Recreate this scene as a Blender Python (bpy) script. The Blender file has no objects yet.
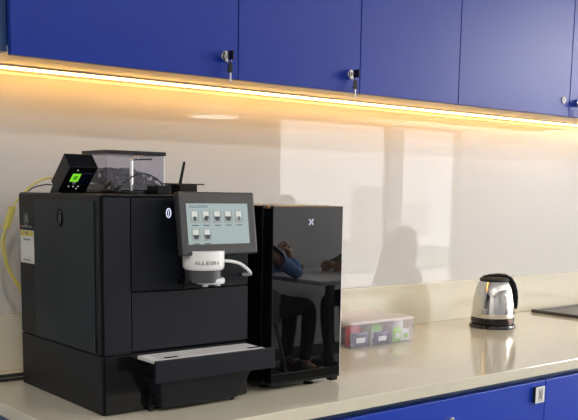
import bpy, bmesh, math, random
from mathutils import Vector, Matrix, Euler
random.seed(7)
sc = bpy.context.scene
COL = sc.collection
V = Vector

# ------------------------------------------------------------------ materials
def lin(c):
    c /= 255.0
    return c / 12.92 if c <= 0.04045 else ((c + 0.055) / 1.055) ** 2.4
def rgb(r, g, b): return (lin(r), lin(g), lin(b), 1.0)

def mat(name, col, rough=0.5, metal=0.0, ior=1.5, coat=0.0, bump=0.0, bscale=200.0, var=0.0, vscale=8.0, spec=0.5, emit=None, estr=0.0, coat_rough=0.03, rvar=0.0, stretch=None):
    m = bpy.data.materials.new(name); m.use_nodes = True
    nt = m.node_tree; b = nt.nodes['Principled BSDF']
    b.inputs['Base Color'].default_value = col
    b.inputs['Roughness'].default_value = rough
    b.inputs['Metallic'].default_value = metal
    b.inputs['IOR'].default_value = ior
    b.inputs['Specular IOR Level'].default_value = spec
    b.inputs['Coat Weight'].default_value = coat
    b.inputs['Coat Roughness'].default_value = coat_rough
    if emit:
        b.inputs['Emission Color'].default_value = emit
        b.inputs['Emission Strength'].default_value = estr
    tc = nt.nodes.new('ShaderNodeTexCoord')
    src = tc.outputs['Object']
    if stretch:
        mp = nt.nodes.new('ShaderNodeMapping'); mp.inputs['Scale'].default_value = stretch
        nt.links.new(src, mp.inputs['Vector']); src = mp.outputs['Vector']
    if var > 0 or rvar > 0:
        n = nt.nodes.new('ShaderNodeTexNoise'); n.inputs['Scale'].default_value = vscale; n.inputs['Detail'].default_value = 5
        nt.links.new(src, n.inputs['Vector'])
        if var > 0:
            mx = nt.nodes.new('ShaderNodeMix'); mx.data_type = 'RGBA'
            mx.inputs['A'].default_value = tuple(max(0, c * (1 - var)) for c in col[:3]) + (1,)
            mx.inputs['B'].default_value = tuple(min(1, c * (1 + var)) for c in col[:3]) + (1,)
            nt.links.new(n.outputs['Fac'], mx.inputs['Factor'])
            nt.links.new(mx.outputs['Result'], b.inputs['Base Color'])
        if rvar > 0:
            mr = nt.nodes.new('ShaderNodeMapRange')
            mr.inputs['To Min'].default_value = max(0, rough - rvar); mr.inputs['To Max'].default_value = rough + rvar
            nt.links.new(n.outputs['Fac'], mr.inputs['Value']); nt.links.new(mr.outputs['Result'], b.inputs['Roughness'])
    if bump > 0:
        n2 = nt.nodes.new('ShaderNodeTexNoise'); n2.inputs['Scale'].default_value = bscale; n2.inputs['Detail'].default_value = 3
        nt.links.new(src, n2.inputs['Vector'])
        bp = nt.nodes.new('ShaderNodeBump'); bp.inputs['Strength'].default_value = bump; bp.inputs['Distance'].default_value = 0.002
        nt.links.new(n2.outputs['Fac'], bp.inputs['Height']); nt.links.new(bp.outputs['Normal'], b.inputs['Normal'])
    return m

def clear_mat(name, tint, gloss_col, rough, fac, ior=1.45):
    """thin clear plastic or glass: transparent film plus a principled surface"""
    m = bpy.data.materials.new(name); m.use_nodes = True
    nt = m.node_tree; b = nt.nodes['Principled BSDF']; out = nt.nodes['Material Output']
    b.inputs['Base Color'].default_value = gloss_col; b.inputs['Roughness'].default_value = rough; b.inputs['IOR'].default_value = ior
    t = nt.nodes.new('ShaderNodeBsdfTransparent'); t.inputs['Color'].default_value = tint
    mx = nt.nodes.new('ShaderNodeMixShader'); mx.inputs['Fac'].default_value = fac
    nt.links.new(t.outputs[0], mx.inputs[1]); nt.links.new(b.outputs[0], mx.inputs[2])
    nt.links.new(mx.outputs[0], out.inputs['Surface'])
    return m

def pane_mat(name):
    m = bpy.data.materials.new(name); m.use_nodes = True
    nt = m.node_tree; out = nt.nodes['Material Output']; nt.nodes.remove(nt.nodes['Principled BSDF'])
    t = nt.nodes.new('ShaderNodeBsdfTransparent'); t.inputs['Color'].default_value = (.92, .93, .93, 1)
    g = nt.nodes.new('ShaderNodeBsdfGlossy'); g.inputs['Roughness'].default_value = 0.0
    lw = nt.nodes.new('ShaderNodeLayerWeight'); lw.inputs['Blend'].default_value = .5
    pw_ = nt.nodes.new('ShaderNodeMath'); pw_.operation = 'POWER'; pw_.inputs[1].default_value = 5.0; nt.links.new(lw.outputs['Facing'], pw_.inputs[0])
    f = nt.nodes.new('ShaderNodeMath'); f.operation = 'MULTIPLY_ADD'; f.inputs[1].default_value = .9; f.inputs[2].default_value = .05; nt.links.new(pw_.outputs[0], f.inputs[0])
    mx = nt.nodes.new('ShaderNodeMixShader')
    nt.links.new(f.outputs[0], mx.inputs['Fac']); nt.links.new(t.outputs[0], mx.inputs[1]); nt.links.new(g.outputs[0], mx.inputs[2])
    nt.links.new(mx.outputs[0], out.inputs['Surface'])
    return m

def emis(name, col, s):
    m = bpy.data.materials.new(name); m.use_nodes = True
    nt = m.node_tree; out = nt.nodes['Material Output']; nt.nodes.remove(nt.nodes['Principled BSDF'])
    e = nt.nodes.new('ShaderNodeEmission'); e.inputs['Color'].default_value = col; e.inputs['Strength'].default_value = s
    nt.links.new(e.outputs[0], out.inputs['Surface'])
    return m

M = {}
M['blue'] = mat('blue_laminate', (0.003, 0.030, 0.31, 1), 0.33, var=.06, vscale=3, bump=.05, bscale=350, spec=.25)
M['blue_side'] = mat('blue_laminate_side_lit', (0.022, 0.070, 0.20, 1), 0.45, var=.05)  # copy of the blue laminate, greyer side light put into its colour
M['blue_low'] = mat('blue_base_laminate', (0.007, 0.042, 0.40, 1), 0.34, spec=.35, var=.05, vscale=3)
M['white_board'] = mat('white_board', (0.62, 0.58, 0.52, 1), 0.45, var=.03)
M['counter'] = mat('cream_solid_surface', (0.635, 0.590, 0.465, 1), 0.10, var=.03, vscale=14, rvar=.03, spec=.6)
M['glass_splash'] = mat('cream_back_painted_glass', (0.555, 0.54, 0.515, 1), 0.015, var=.0, ior=1.52)
M['wall'] = mat('off_white_wall_paint', (0.62, 0.61, 0.60, 1), 0.7, bump=.1, bscale=300)
M['wall_room'] = mat('grey_wall_paint', (0.42, 0.42, 0.43, 1), 0.75, bump=.1, bscale=300)
M['ceiling'] = mat('ceiling_paint', (0.72, 0.72, 0.71, 1), 0.8)
M['carpet'] = mat('grey_carpet', (0.11, 0.11, 0.115, 1), 0.95, var=.35, vscale=90, bump=.6, bscale=500)
M['skirting'] = mat('dark_skirting', (0.035, 0.035, 0.037, 1), 0.5)
M['mach'] = mat('matt_black_metal', (0.0042, 0.0058, 0.0095, 1), 0.42, spec=.22, bump=.08, bscale=900, var=.08, vscale=30)
M['mach_col'] = mat('charcoal_metal', (0.0066, 0.0084, 0.0130, 1), 0.45, spec=.26, bump=.08, bscale=900)
M['mach_dark'] = mat('black_plastic', (0.0030, 0.0035, 0.0045, 1), 0.32, spec=.22)
M['mach_gloss'] = mat('dark_green_black_gloss', (0.0008, 0.0085, 0.0125, 1), 0.09, spec=.2)
M['gap'] = mat('black_seam', (0.002, 0.002, 0.002, 1), 0.8, spec=.1)
M['dot'] = emis('small_led', (.8, .85, .9, 1), .8)
M['black_glass'] = mat('black_glass', (0.0025, 0.0027, 0.0035, 1), 0.012, ior=1.95)
M['black_gloss'] = mat('black_gloss_plastic', (0.004, 0.004, 0.005, 1), 0.14)
M['black_matt'] = mat('black_rubber', (0.010, 0.010, 0.011, 1), 0.6)
M['bezel'] = mat('charcoal_bezel', (0.036, 0.036, 0.037, 1), 0.38)
M['white_pl'] = mat('white_plastic', (0.72, 0.72, 0.72, 1), 0.3)
M['white_bright'] = mat('bright_white_plastic', (0.88, 0.88, 0.87, 1), 0.3)
M['grey_pl'] = mat('dark_grey_plastic', (0.06, 0.063, 0.07, 1), 0.4)
M['chrome'] = mat('chrome', (0.80, 0.80, 0.80, 1), 0.06, 1.0)
M['kettle_steel'] = mat('polished_kettle_steel', (0.74, 0.72, 0.69, 1), 0.055, 1.0)
M['silver'] = mat('satin_silver', (0.88, 0.88, 0.90, 1), 0.28, .25)
M['steel'] = mat('brushed_steel', (0.86, 0.82, 0.82, 1), 0.5, .1, var=.25, vscale=60, stretch=(4, 40, 1))
M['grille_hole'] = mat('grille_hole', (0.52, 0.49, 0.49, 1), 0.5)
M['screen'] = mat('lit_screen', (0.02, 0.02, 0.02, 1), 0.15, emit=rgb(172, 188, 188), estr=.84)
M['ui_dark'] = mat('screen_ink', (0.01, 0.01, 0.012, 1), 0.4, emit=rgb(34, 44, 48), estr=1)
M['ui_tile'] = mat('screen_tile', (0.02, 0.02, 0.02, 1), 0.3, emit=rgb(150, 160, 158), estr=.85)
M['ui_white'] = mat('screen_cream', (0.02, 0.02, 0.02, 1), 0.3, emit=rgb(205, 208, 200), estr=1)
M['ink'] = mat('black_print', (0.012, 0.012, 0.014, 1), 0.5)
M['white_print'] = mat('white_print', (0.65, 0.65, 0.66, 1), 0.5)
M['grey_print'] = mat('grey_print', (0.20, 0.21, 0.22, 1), 0.5)
M['red_print'] = mat('red_print', (0.35, 0.05, 0.05, 1), 0.5)
M['led_white'] = emis('white_indicator', (.75, .78, 1, 1), 1.2)
M['green_icon'] = mat('green_icon', (0.05, 0.3, 0.01, 1), 0.4, emit=(.22, .72, .03, 1), estr=.9)
M['green_dark'] = mat('green_icon_mark', (0.02, 0.1, 0.01, 1), 0.4, emit=(.06, .30, .01, 1), estr=.9)
M['navy_scr'] = mat('navy_reader_screen', (0.006, 0.009, 0.024, 1), 0.12)
M['sticker'] = mat('sticker_paper', (0.66, 0.66, 0.64, 1), 0.5)
M['yellow_print'] = mat('yellow_print', (0.60, 0.50, 0.10, 1), 0.5)
M['yellow'] = mat('yellow_cable', (0.62, 0.54, 0.12, 1), 0.45)
M['hopper'] = clear_mat('smoky_clear_plastic', (.95, .95, .99, 1), (.42, .42, .50, 1), .06, .14)
M['smoke'] = clear_mat('dark_smoked_lid', (.35, .34, .36, 1), (.02, .02, .022, 1), .08, .55)
M['bean'] = mat('roasted_beans', (0.020, 0.011, 0.008, 1), 0.4, var=.4, vscale=60)
M['boxclear'] = clear_mat('frosted_clear_plastic', (.96, .95, .98, 1), (.92, .90, .97, 1), .10, .11)
M['boxwall'] = clear_mat('milky_divider', (.96, .95, .98, 1), (.78, .76, .80, 1), .2, .40)
M['boxlid'] = clear_mat('milky_lid_plastic', (.95, .93, .93, 1), (.88, .84, .85, 1), .25, .55)
M['red'] = mat('red_foil', (0.50, 0.025, 0.035, 1), 0.3)
M['red_dark'] = mat('dark_red_lens', (0.16, 0.012, 0.014, 1), 0.2)
M['navy'] = mat('navy_foil', (0.020, 0.025, 0.085, 1), 0.3)
M['green'] = mat('green_paper', (0.30, 0.60, 0.10, 1), 0.4)
M['packwhite'] = mat('white_paper', (0.72, 0.74, 0.70, 1), 0.4)
M['tray'] = mat('dark_brown_tray', (0.040, 0.022, 0.018, 1), 0.38, var=.15, vscale=30)
M['tray_rim'] = mat('dark_rim', (0.040, 0.031, 0.025, 1), 0.4)
M['led'] = emis('warm_led', (1.0, 0.53, 0.12, 1), 29.0)
M['alu'] = mat('anodised_aluminium', (0.70, 0.62, 0.5, 1), 0.4, .4)
M['lamp'] = emis('lamp_diffuser', (1.0, .93, .84, 1), 9.0)
M['lampbody'] = mat('white_lamp_metal', (0.7, 0.7, 0.7, 1), 0.4)
M['pane'] = pane_mat('window_pane')
M['frame'] = mat('white_window_frame', (0.68, 0.67, 0.66, 1), 0.45)
M['table'] = mat('grey_table_laminate', (0.30, 0.30, 0.30, 1), 0.4)
M['table_leg'] = mat('dark_grey_steel', (0.09, 0.09, 0.095, 1), 0.4, .3)
M['shell'] = mat('black_shell_chair', (0.03, 0.03, 0.033, 1), 0.5)
M['shell2'] = mat('grey_shell_chair', (0.16, 0.155, 0.15, 1), 0.6)
M['skin'] = mat('skin', (0.26, 0.13, 0.08, 1), 0.5)
M['hair'] = mat('black_hair', (0.008, 0.007, 0.007, 1), 0.45)
M['denim'] = mat('blue_shirt_cloth', (0.08, 0.15, 0.33, 1), 0.85, bump=.3, bscale=300)
M['darkcloth'] = mat('dark_trouser_cloth', (0.010, 0.010, 0.013, 1), 0.9, bump=.3, bscale=300)
M['olive'] = mat('dark_olive_cloth', (0.03, 0.035, 0.022, 1), 0.9, bump=.3, bscale=300)
M['shoe'] = mat('black_shoe', (0.012, 0.012, 0.012, 1), 0.4)
M['eye'] = mat('eye_white', (0.6, 0.6, 0.58, 1), 0.2)
M['lip'] = mat('lips', (0.25, 0.09, 0.07, 1), 0.5)
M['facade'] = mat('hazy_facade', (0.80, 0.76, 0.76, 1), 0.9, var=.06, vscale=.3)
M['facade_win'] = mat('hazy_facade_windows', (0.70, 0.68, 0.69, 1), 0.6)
M['roof'] = mat('white_roof', (0.75, 0.75, 0.74, 1), 0.8)
M['ground'] = mat('city_ground', (0.44, 0.45, 0.44, 1), 0.9, var=.3, vscale=.05)

# ------------------------------------------------------------------ mesh builder
ORG = {}          # object name -> world origin
class MB:
    def __init__(s): s.bm = bmesh.new(); s.mats = []; s.cur = 0
    def use(s, m):
        if m not in s.mats: s.mats.append(m)
        s.cur = s.mats.index(m); return s
    def _new(s, verts, faces):
        vs = [s.bm.verts.new(v) for v in verts]; out = []
        for f in faces:
            try:
                fc = s.bm.faces.new([vs[i] for i in f]); fc.material_index = s.cur; out.append(fc)
            except ValueError: pass
        return vs, out
    def box(s, x0, x1, y0, y1, z0, z1, bev=0.0, seg=2, xf=None):
        p = [V((x, y, z)) for x in (x0, x1) for y in (y0, y1) for z in (z0, z1)]
        if xf: p = [xf @ q for q in p]
        vs, fs = s._new(p, [(0, 1, 3, 2), (4, 6, 7, 5), (0, 4, 5, 1), (2, 3, 7, 6), (0, 2, 6, 4), (1, 5, 7, 3)])
        if bev > 0:
            es = list({e for f in fs for e in f.edges})
            r = bmesh.ops.bevel(s.bm, geom=es, offset=bev, segments=seg, profile=.5, affect='EDGES')
            for f in r['faces']: f.material_index = s.cur
        return s
    def hexa(s, bot, top, bev=0.0, seg=2):
        vs, fs = s._new([V(q) for q in bot + top], [(3, 2, 1, 0), (4, 5, 6, 7), (0, 1, 5, 4), (1, 2, 6, 5), (2, 3, 7, 6), (3, 0, 4, 7)])
        if bev > 0:
            es = list({e for f in fs for e in f.edges})
            r = bmesh.ops.bevel(s.bm, geom=es, offset=bev, segments=seg, profile=.5, affect='EDGES')
            for f in r['faces']: f.material_index = s.cur
        return s
    def prism(s, pts, ext, bev=0):
        """polygon pts (3D, planar) extruded along vector ext"""
        n = len(pts); e = V(ext)
        p = [V(q) for q in pts] + [V(q) + e for q in pts]
        fs = [tuple(range(n))[::-1], tuple(range(n, 2 * n))] + [(i, (i + 1) % n, (i + 1) % n + n, i + n) for i in range(n)]
        vs, f = s._new(p, fs)
        bmesh.ops.recalc_face_normals(s.bm, faces=f)
        return s
    def lathe(s, prof, c, seg=48, axis=None, sx=1, sy=1, caps=True):
        """prof: list of (r, h) ; c: origin ; axis: direction"""
        c = V(c); q = V((0, 0, 1)).rotation_difference(V(axis).normalized()) if axis is not None else None
        rings = []
        for r, h in prof:
            ring = []
            for k in range(seg):
                a = 2 * math.pi * k / seg
                p = V((r * math.cos(a) * sx, r * math.sin(a) * sy, h))
                if q: p = q @ p
                ring.append(s.bm.verts.new(c + p))
            rings.append(ring)
        fs = []
        for a, b in zip(rings, rings[1:]):
            for k in range(seg):
                fs.append(s.bm.faces.new((a[k], a[(k + 1) % seg], b[(k + 1) % seg], b[k])))
        if caps and prof[0][0] > 0: fs.append(s.bm.faces.new(rings[0][::-1]))
        if caps and prof[-1][0] > 0: fs.append(s.bm.faces.new(rings[-1]))
        for f in fs: f.material_index = s.cur
        return s
    def cyl(s, p0, p1, r0, r1=None, seg=20):
        p0 = V(p0); d = V(p1) - p0
        return s.lathe([(r0, 0), (r1 if r1 is not None else r0, d.length)], p0, seg, d)
    def tube(s, pts, r, seg=10, smooth=4):
        P = [V(p) for p in pts]
        if smooth and len(P) > 2:
            Q = []
            ext = [P[0] * 2 - P[1]] + P + [P[-1] * 2 - P[-2]]
            for i in range(1, len(ext) - 2):
                a, b, c, d = ext[i - 1:i + 3]
                for k in range(smooth):
                    t = k / smooth
                    Q.append(.5 * ((2 * b) + (-a + c) * t + (2 * a - 5 * b + 4 * c - d) * t * t + (-a + 3 * b - 3 * c + d) * t ** 3))
            Q.append(P[-1]); P = Q
        n = len(P); rr = r if isinstance(r, (list, tuple)) else None
        up = V((0, 0, 1)); rings = []
        t0 = (P[1] - P[0]).normalized()
        if abs(t0.dot(up)) > .95: up = V((1, 0, 0))
        nrm = (up - t0 * up.dot(t0)).normalized()
        for i in range(n):
            t = (P[min(i + 1, n - 1)] - P[max(i - 1, 0)]).normalized()
            nrm = (nrm - t * nrm.dot(t)).normalized(); b = t.cross(nrm)
            ri = r if rr is None else rr[0] + (rr[1] - rr[0]) * i / (n - 1)
            rings.append([s.bm.verts.new(P[i] + (nrm * math.cos(2 * math.pi * k / seg) + b * math.sin(2 * math.pi * k / seg)) * ri) for k in range(seg)])
        fs = []
        for a, b in zip(rings, rings[1:]):
            for k in range(seg): fs.append(s.bm.faces.new((a[k], a[(k + 1) % seg], b[(k + 1) % seg], b[k])))
        fs.append(s.bm.faces.new(rings[0][::-1])); fs.append(s.bm.faces.new(rings[-1]))
        for f in fs: f.material_index = s.cur
        return s
    def ball(s, c, r, sc3=(1, 1, 1), sub=2, rot=None):
        q = rot.to_matrix() if rot else Matrix.Identity(3)
        t = bmesh.ops.create_icosphere(s.bm, subdivisions=sub, radius=1)
        for v in t['verts']:
            v.co = V(c) + q @ V((v.co.x * r * sc3[0], v.co.y * r * sc3[1], v.co.z * r * sc3[2]))
        for f in {f for v in t['verts'] for f in v.link_faces}: f.material_index = s.cur
        return s
    def build(s, name, m=None, parent=None, label=None, origin=None, smooth=True, ang=35, kind=None):
        me = bpy.data.meshes.new(name)
        bmesh.ops.recalc_face_normals(s.bm, faces=s.bm.faces[:])
        o_w = V(ORG[parent.name]) if parent else (V(origin) if origin else V((0, 0, 0)))
        for v in s.bm.verts: v.co -= o_w
        s.bm.to_mesh(me); s.bm.free()
        for mm in (s.mats if s.mats else [m]): me.materials.append(M[mm])
        if smooth:
            for p in me.polygons: p.use_smooth = True
            bm2 = bmesh.new(); bm2.from_mesh(me); ca = math.radians(ang)
            for e in bm2.edges:
                if len(e.link_faces) == 2:
                    a_, b_ = e.link_faces; an = a_.normal.angle(b_.normal, 0)
                    A_, B_ = sorted((a_.calc_area(), b_.calc_area()))
                    if an > ca or (an > .05 and B_ > 12 * A_ and len(a_.verts) <= 8 and len(b_.verts) <= 8): e.smooth = False
            bm2.to_mesh(me); bm2.free()
        o = bpy.data.objects.new(name, me); COL.objects.link(o)
        if parent: o.parent = parent
        else: o.location = o_w
        ORG[o.name] = o_w
        if label: o['label'] = label
        if kind: o['kind'] = kind
        return o

def thing(name, loc, label, cat, group=None):
    o = bpy.data.objects.new(name, None); o.empty_display_size = .05; COL.objects.link(o)
    o.location = loc; ORG[o.name] = V(loc); tag(o, label, cat, group); return o
def tag(o, label, cat, group=None):
    o['label'] = label; o['category'] = cat
    if group: o['group'] = group
    return o
def bx(name, m, parent, *a, bev=0.0, label=None, **k):
    return MB().box(*a, bev=bev).build(name, m, parent, label, **k)
def struct(name, mb, m=None):
    o = mb.build(name, m); o['kind'] = 'structure'; return o

_txt = 0
def text_mb(mb, s, origin, right, up, height, width=None, depth=.0004, squeeze=1.0):
    """add flat lettering to a builder: origin = lower-left corner"""
    cu = bpy.data.curves.new('t', 'FONT'); cu.body = s; cu.size = 1.0
    ob = bpy.data.objects.new('t', cu); COL.objects.link(ob)
    dg = bpy.context.evaluated_depsgraph_get(); me = bpy.data.meshes.new_from_object(ob.evaluated_get(dg))
    xs = [v.co.x for v in me.vertices]; ys = [v.co.y for v in me.vertices]
    x0, x1, y0, y1 = min(xs), max(xs), min(ys), max(ys)
    R = V(right).normalized(); U = V(up).normalized(); N = R.cross(U)
    ky = height / (y1 - y0); kx = (width / (x1 - x0)) if width else ky
    vs = [mb.bm.verts.new(V(origin) + R * (v.co.x - x0) * kx + U * (v.co.y - y0) * ky + N * depth) for v in me.vertices]
    for p in me.polygons:
        try:
            f = mb.bm.faces.new([vs[i] for i in p.vertices]); f.material_index = mb.cur
        except ValueError: pass
    bpy.data.objects.remove(ob); bpy.data.curves.remove(cu); bpy.data.meshes.remove(me)
    return mb

# ------------------------------------------------------------------ constants
ZC = 0.90                        # counter top
YG = 2.052                       # glass splashback face
CEIL = 2.75
XL, XR, YR = -2.4, 10.7, -2.5    # room extents

# ------------------------------------------------------------------ the setting
struct('floor', MB().box(XL - .1, XR + .1, YR - .1, YG + .16, -.06, 0), 'carpet')
struct('ceiling', MB().box(XL - .1, XR + .1, YR - .1, YG + .16, CEIL, CEIL + .08), 'ceiling')
struct('wall_back', MB().box(XL - .1, XR + .1, YG + .008, YG + .16, 0, CEIL), 'wall')
struct('wall_left', MB().box(XL - .1, XL, YR, YG + .008, 0, CEIL), 'wall')
RY0, RY1, RZ0, RZ1 = -2.1, 1.3, .40, 2.55
wr = MB().box(XR, XR + .1, YR, RY0, 0, CEIL).box(XR, XR + .1, RY1, YG + .008, 0, CEIL).box(XR, XR + .1, RY0, RY1, 0, RZ0).box(XR, XR + .1, RY0, RY1, RZ1, CEIL)
struct('wall_right', wr, 'wall')
f = MB()
for q in ((RY0, RY0 + .04, RZ0, RZ1), (RY1 - .04, RY1, RZ0, RZ1), (RY0, RY1, RZ0, RZ0 + .04), (RY0, RY1, RZ1 - .04, RZ1), (-.42, -.38, RZ0, RZ1)):
    f.box(XR + .02, XR + .07, q[0], q[1], q[2], q[3])
w = f.build('window_3', 'frame'); w['kind'] = 'structure'  # unseen window added to brighten the right-hand doors
MB().box(XR + .042, XR + .048, RY0 + .04, RY1 - .04, RZ0 + .04, RZ1 - .04).build('pane', 'pane', w)
WIN = [(5.22, 6.67), (6.86, 7.75)]
WZ0, WZ1 = .36, 2.03
wf = MB()
wf.box(XL - .1, XR + .1, YR - .1, YR, 0, WZ0).box(XL - .1, XR + .1, YR - .1, YR, WZ1, CEIL)
edges = [XL - .1] + [e for w in WIN for e in w] + [XR + .1]
for i in range(0, len(edges), 2): wf.box(edges[i], edges[i + 1], YR - .1, YR, WZ0, WZ1)
struct('wall_front', wf, 'wall_room')
struct('baseboard_front', MB().box(XL, XR, YR, YR + .012, 0, .10), 'skirting')
for i, (a, b) in enumerate(WIN):
    f = MB()
    for q in ((a, a + .03, WZ0, WZ1), (b - .03, b, WZ0, WZ1), (a, b, WZ0, WZ0 + .03), (a, b, WZ1 - .03, WZ1)):
        f.box(q[0], q[1], YR - .07, YR - .02, q[2], q[3])
    w = f.build(f'window_{i+1}', 'frame'); w['kind'] = 'structure'
    g = MB().box(a + .03, b - .03, YR - .05, YR - .044, WZ0 + .03, WZ1 - .03).build('pane', 'pane', w)

# glass splashback
t = bx('glass_splashback', 'glass_splash', None, .60, 4.3, YG, YG + .007, 1.0352, 1.600, origin=(2.4, YG, 1.0))
tag(t, 'glossy cream glass splashback panel between the counter and the blue wall cabinets', 'splashback')

# ------------------------------------------------------------------ wall cabinets
YD = 1.792                       # door face
ZB = 1.602                       # carcass underside
ZDB = 1.5943                     # door bottom edge
ZT = 2.32
def lock(door, x, z, key=False, face='chrome'):
    l = MB().use('chrome').lathe([(.0110, 0), (.0130, .001), (.0125, .010), (.0105, .0115)], (x, YD, z), 24, (0, -1, 0)).use('black_gloss').box(x - .0012, x + .0012, YD - .0122, YD - .0105, z - .005, z + .005)
    l.build('lock', None, door, 'chrome barrel lock')
    if key:
        k = MB().use('chrome').box(x - .001, x + .001, YD - .020, YD - .0115, z - .004, z + .004)
        k.use('black_gloss').box(x - .0022, x + .0022, YD - .040, YD - .018, z - .0105, z + .0105, .002)
        k.build('key', None, door, 'black headed key in the lock')
        # spare key on a ring below
        yy = YD - .021
        h = MB().use('chrome').tube([(x + .003 + .006 * math.sin(a), yy, z - .012 + .008 * math.cos(a)) for a in [i * math.pi / 6 for i in range(13)]], .0006, 6, 1)
        h.use('black_gloss').hexa([(x - .004, yy - .0015, z - .039), (x + .012, yy - .0015, z - .039), (x + .012, yy + .0015, z - .039), (x - .004, yy + .0015, z - .039)],
                                  [(x - .0005, yy - .0015, z - .014), (x + .0085, yy - .0015, z - .014), (x + .0085, yy + .0015, z - .014), (x - .0005, yy + .0015, z - .014)], .001)
        h.use('chrome').box(x + .003, x + .0075, yy - .0009, yy + .0009, z - .060, z - .039)
        h.build('spare_key', None, door, 'black headed spare key hanging from the ring')

def wall_cabinet(x0, x1, doors, label):
    t = thing('wall_cabinet', ((x0 + x1) / 2, 1.93, ZB), label, 'cabinet')
    c = MB(); w = .012
    yb = YG
    zz = ZB + w
    c.box(x0, x0 + w, YD + .021, yb, ZB if x0 < .72 else zz, ZT).box(x1 - w, x1, YD + .021, yb, zz, ZT).box(x0 + w, x1 - w, YD + .021, yb, ZT - w, ZT)
    c.box(x0 + w, x1 - w, yb - .006, yb, zz, ZT - w)
    c.build('carcass', 'blue_side', t)
    bx('bottom_panel', 'white_board', t, x0 + (w if x0 < .72 else 0), x1, YD + .021, yb, ZB, ZB + w)
    for d in doors:
        dr = bx('door', 'blue', t, d[0] + .0012, d[1] - .0012, YD, YD + .018, ZDB, ZT - .003, bev=.0012)
        for lk in d[2:]: lk(dr)
    return t
D = [.7277, 1.2871, 1.686, 2.0842, 2.6439, 3.204, 3.60]
wall_cabinet(.7165, D[1], [(D[0], D[1], lambda d: lock(d, 1.2450, 1.6438, True))], 'blue wall cabinet above the coffee machine, one wide door with keys in its lock')
def cover(d):
    MB().use('chrome').lathe([(.0125, 0), (.0125, .002), (.0105, .003)], (2.609, YD, 1.6461), 24, (0, -1, 0)).use('white_print').lathe([(.0102, 0), (.0102, .0008)], (2.609, YD - .003, 1.6461), 24, (0, -1, 0)).use('ink').lathe([(.0018, 0), (.0018, .0006)], (2.609, YD - .0038, 1.6461), 12, (0, -1, 0)).build('lock', None, d, 'white faced lock disc')
wall_cabinet(D[1], D[3], [(D[1], D[2], lambda d: lock(d, 1.6455, 1.6392, True)), (D[2], D[3])], 'blue wall cabinet with two narrow doors, keys hanging by the middle seam')
wall_cabinet(D[3], D[5], [(D[3], D[4], cover), (D[4], D[5], lambda d: lock(d, 2.686, 1.6416, True))], 'paler looking blue wall cabinet above the kettle with a white lock disc')

# ------------------------------------------------------------------ LED strip
t = thing('led_strip_light', (2.4, 2.02, ZB), 'glowing warm LED strip running under the blue wall cabinets', 'light')
bx('profile', 'alu', t, .725, 3.19, 1.994, 2.018, ZB - .004, ZB)
bx('diffuser', 'led', t, .730, 3.185, 2.003, 2.009, ZB - .0085, ZB - .004)

# ------------------------------------------------------------------ base cabinets + countertop
XE = .6664; YF = 1.352
o = bx('countertop', 'counter', None, XE, 4.25, YF, YG + .007, .872, ZC, bev=.0018, origin=(2.4, 1.70, .872))
tag(o, 'long glossy cream countertop carrying the coffee machine and the kettle', 'countertop')
o = bx('upstand', 'counter', None, XE, 4.25, 2.0395, YG + .007, ZC, 1.0351, bev=.0012, origin=(2.4, 2.045, ZC))
tag(o, 'low cream upstand strip along the back edge of the countertop', 'upstand')
def base_cabinet(x0, x1, doors, label):
    t = thing('base_cabinet', ((x0 + x1) / 2, 1.72, 0), label, 'cabinet')
    c = MB(); w = .016; yb = YG
    c.box(x0, x0 + w, 1.392, yb, 0, .871).box(x1 - w, x1, 1.392, yb, 0, .871)
    c.box(x0 + w, x1 - w, 1.392, 1.41, .80, .871).box(x0 + w, x1 - w, 1.40, yb, .08, .10).box(x0 + w, x1 - w, yb - .01, yb, .10, .871)
    c.build('carcass', 'blue_side', t)
    bx('toe_kick', 'skirting', t, x0 + w, x1 - w, 1.43, 1.445, 0, .08)
    for d in doors:
        dr = bx('door', 'blue_low', t, d[0] + .0015, d[1] - .0015, 1.370, 1.390, .085, .8518, bev=.0015)
        for lk in d[2:]: lk(dr)
def plate(d):
    p = MB().use('black_matt').box(1.9335, 1.9690, 1.3600, 1.370, .7985, .8385)
    p.use('white_pl').box(1.9325, 1.9705, 1.3588, 1.3602, .7972, .8400)
    p.build('label_plate', None, d, 'small white label plate')
    k = MB().use('ink')
    for i, (a, b) in enumerate(((.805, .831), (.8065, .829), (.805, .8315))):
        k.box(1.9450 + i * .0058, 1.9477 + i * .0058, 1.3583, 1.3589, a, b)
    k.use('grey_print').box(1.9415, 1.9625, 1.3584, 1.3589, .8325, .8340).box(1.9415, 1.9625, 1.3584, 1.3589, .8015, .803)
    k.build('print', None, d, 'dark vertical marks on the label')
def blk(d):
    MB().use('chrome').lathe([(.0095, 0), (.011, .001), (.011, .016), (.009, .0175)], (1.600, 1.370, .800), 24, (0, -1, 0)).build('lock', None, d, 'chrome barrel lock')
base_cabinet(.69, 1.09, [(.69, 1.09)], 'blue base cabinet under the coffee machine at the counter end')
base_cabinet(1.09, 1.988, [(1.09, 1.988, plate, blk)], 'blue base cabinet whose door has a white label plate')
base_cabinet(1.988, 2.64, [(1.988, 2.64)], 'plain blue base cabinet beyond the white label plate')
base_cabinet(2.64, 3.29, [(2.64, 3.29)], 'blue base cabinet standing directly below the dark brown serving tray')

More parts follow.
